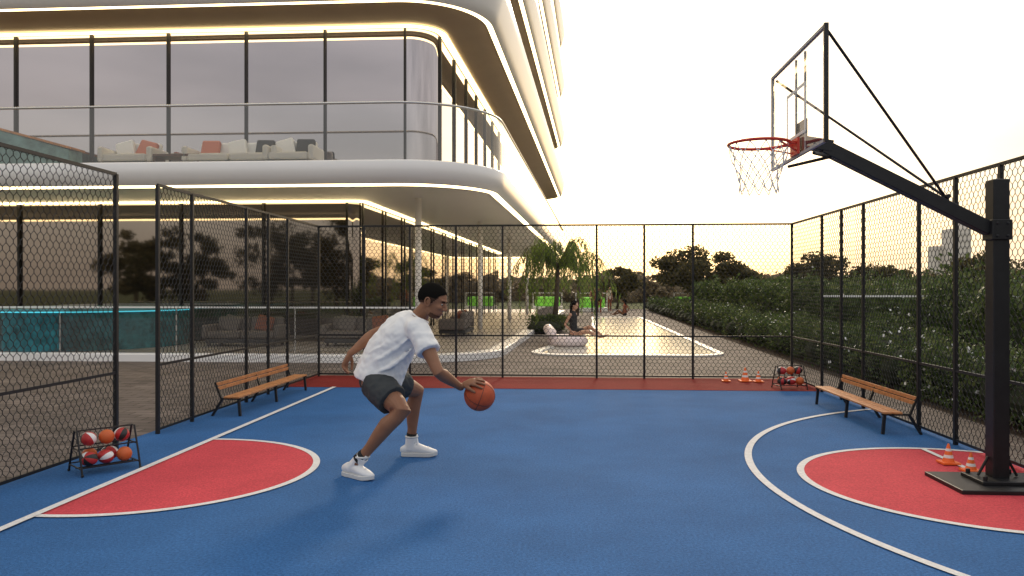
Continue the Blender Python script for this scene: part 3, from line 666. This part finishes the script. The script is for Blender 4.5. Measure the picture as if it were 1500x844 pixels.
so.tube([hpR+V((0,.02,.01)),hpR.lerp(knR,.40),hpR.lerp(knR,.64)],[.142,.135,.132],n=18,cap=True)
so.tube([hpL+V((0,-.02,.01)),hpL.lerp(knL,.35),hpL.lerp(knL,.58)],[.142,.130,.122],n=18,cap=True)
so.build('shorts',M_short,man,smooth=True,remesh=.009,sm=4,disp=(.07,.020))
def shoe(heel,toe,ank,kn):
    heel=V(heel);toe=V(toe);d=(toe-heel).normalized();s=V((-d.y,d.x,0));L=(toe-heel).length
    b=MB()
    def wid(t): return np.interp(t,[0,.04,.2,.45,.7,.88,1.],[.012,.034,.044,.043,.056,.046,.012])
    prof=[(t,wid(t)) for t in (0,.015,.04,.1,.2,.35,.5,.65,.8,.9,.96,.985,1.)]
    ring=[(t,w) for t,w in prof]+[(t,-w) for t,w in reversed(prof)]
    vs=[heel+d*t*L+s*w*1.08+V((0,0,z+ (.012*max(0,t-.8)/.2))) for z in(.003,.036) for t,w in ring]; n=len(ring)
    b.add(vs,[(i,(i+1)%n,n+(i+1)%n,n+i) for i in range(n)]+[tuple(range(n))[::-1],tuple(range(n,2*n))])
    b.build('shoe_sole',M_sole,man,bevel=.004)
    u=MB(); u.tube([heel+d*L*.05+V((0,0,.06)),heel+d*L*.15+V((0,0,.070)),heel+d*L*.40+V((0,0,.078)),heel+d*L*.60+V((0,0,.062)),heel+d*L*.80+V((0,0,.050)),heel+d*L*.95+V((0,0,.044))],[(.036,.030),(.046,.040),(.056,.044),(.042,.051),(.031,.048),(.020,.028)],n=16,ref=(0,0,1),cap='round')
    a=heel+d*L*.24; a=V((a.x,a.y,.06)); top=V(ank).lerp(V(kn),.12)
    u.tube([a,a.lerp(top,.5),top],[.050,.052,.055],n=18,cap=True)
    u.tube([heel+d*L*.62+V((0,0,.085)),heel+d*L*.45+V((0,0,.118)),top+d*.045-V((0,0,.01)),top+d*.048+V((0,0,.012))],[(.020,.012),(.026,.012),(.028,.010),(.024,.008)],n=10,ref=s,cap='round')
    u.build('shoe_upper',M_shoe,man,smooth=True,remesh=.005,sm=3)
    b=MB(); b.tube([top+(V(kn)-V(ank)).normalized()*-.006+V((math.cos(i*math.pi/10),math.sin(i*math.pi/10),0))*.054 for i in range(20)],.009,n=7,closed=True)
    for k in range(6):
        t=.38+.065*k; z=.142-.016*k; c=heel+d*L*t+V((0,0,z)); b.tube([c-s*.036-V((0,0,.012)),c+V((0,0,.004)),c+s*.036-V((0,0,.012))],.0045,n=6)
    b.tube([heel+d*L*.66+s*.046+V((0,0,.058)),heel+d*L*.76+V((0,0,.092)),heel+d*L*.66-s*.046+V((0,0,.058))],.004,n=6)
    b.build('laces_and_collar',M_sole,man,smooth=True)
shoe((-1.83,6.37,0),(-1.53,6.17,0),anR,knR); shoe((-1.50,7.12,0),(-1.165,7.13,0),anL,knL)
b=MB(); b.tube([anL+V((0,0,.02)),anL.lerp(knL,.18)],[.048,.050],n=14); b.tube([anR+V((0,0,.02)),anR.lerp(knR,.16)],[.048,.050],n=14); b.build('socks',M_sock,man,smooth=True)
e=empty('basketball'); b=MB(); b.ell(ball,(br,br,br),seg=40,rings=26); b.build('ball_skin',mat('basketball_leather',(.50,.085,.025),.6,var=.15,vscale=20,bump=.3,bscale=160,bd=.004),e,smooth=True)
b=MB(); Mx=Matrix.Rotation(.5,3,'X')@Matrix.Rotation(.4,3,'Y')
for ax_ in range(3):
    pts=[]
    for i in range(48):
        t=i*math.pi/24; c,s_=math.cos(t),math.sin(t)
        p=[V((c,s_,0)),V((0,c,s_)),V((c,0,s_))][ax_]; pts.append(ball+Mx@p*br*.9995)
    b.tube(pts,.0022,n=5,closed=True)
b.build('seams',M_bblk,e)
# ------------------------------------------------------------------ light
EL,AZ=math.radians(24),math.radians(6)
sd_=V((math.sin(AZ)*math.cos(EL),math.cos(AZ)*math.cos(EL),math.sin(EL)))
L=bpy.data.lights.new('sun','SUN'); L.energy=1.4; L.angle=math.radians(7); L.color=(1,.82,.60); lo=bpy.data.objects.new('sun',L); COL.objects.link(lo); lo.rotation_euler=sd_.to_track_quat('Z','Y').to_euler()
w=bpy.data.worlds.new('World'); S.world=w; w.use_nodes=True; N=w.node_tree.nodes; K=w.node_tree.links; bg=N['Background']
sky=N.new('ShaderNodeTexSky'); sky.sky_type='NISHITA'; sky.sun_disc=False; sky.sun_elevation=math.radians(10); sky.sun_rotation=AZ; sky.dust_density=4; sky.air_density=1.; sky.ozone_density=1.
K.new(sky.outputs[0],bg.inputs[0]); bg.inputs[1].default_value=.05
tc=N.new('ShaderNodeTexCoord'); sp=N.new('ShaderNodeSeparateXYZ'); K.new(tc.outputs['Generated'],sp.inputs[0])
rp=N.new('ShaderNodeValToRGB'); K.new(sp.outputs['Z'],rp.inputs[0]); cr=rp.color_ramp
cr.elements[0].position=0; cr.elements[0].color=(.70,.58,.46,1); cr.elements[1].position=1; cr.elements[1].color=(.92,.90,.90,1)
q=cr.elements.new(.10); q.color=(.74,.66,.57,1); q=cr.elements.new(.35); q.color=(.80,.77,.75,1)
mp=N.new('ShaderNodeMapping'); mp.inputs['Scale'].default_value=(1,1,4.5); K.new(tc.outputs['Generated'],mp.inputs[0])
nz=N.new('ShaderNodeTexNoise'); nz.inputs['Scale'].default_value=2.6; nz.inputs['Detail'].default_value=8; K.new(mp.outputs[0],nz.inputs['Vector'])
mr=N.new('ShaderNodeMapRange'); mr.inputs[1].default_value=.35; mr.inputs[2].default_value=.65; mr.inputs[3].default_value=.82; mr.inputs[4].default_value=1.16; K.new(nz.outputs['Fac'],mr.inputs[0])
b2=N.new('ShaderNodeBackground'); K.new(rp.outputs[0],b2.inputs[0]); K.new(mr.outputs[0],b2.inputs[1])
ad=N.new('ShaderNodeAddShader'); K.new(bg.outputs[0],ad.inputs[0]); K.new(b2.outputs[0],ad.inputs[1]); K.new(ad.outputs[0],N['World Output'].inputs[0])
# ------------------------------------------------------------------ camera
cd=bpy.data.cameras.new('camera'); cam=bpy.data.objects.new('camera',cd); COL.objects.link(cam); cam.location=(0,0,1.55); cam.rotation_euler=(math.pi/2,0,math.radians(3.78)); cd.lens=1136/1500*36; cd.sensor_width=36; cd.shift_y=2/1500; cd.clip_end=6000; cd.clip_start=.05
S.camera=cam
S.view_settings.view_transform='Standard'; S.view_settings.look='None'; S.view_settings.exposure=0
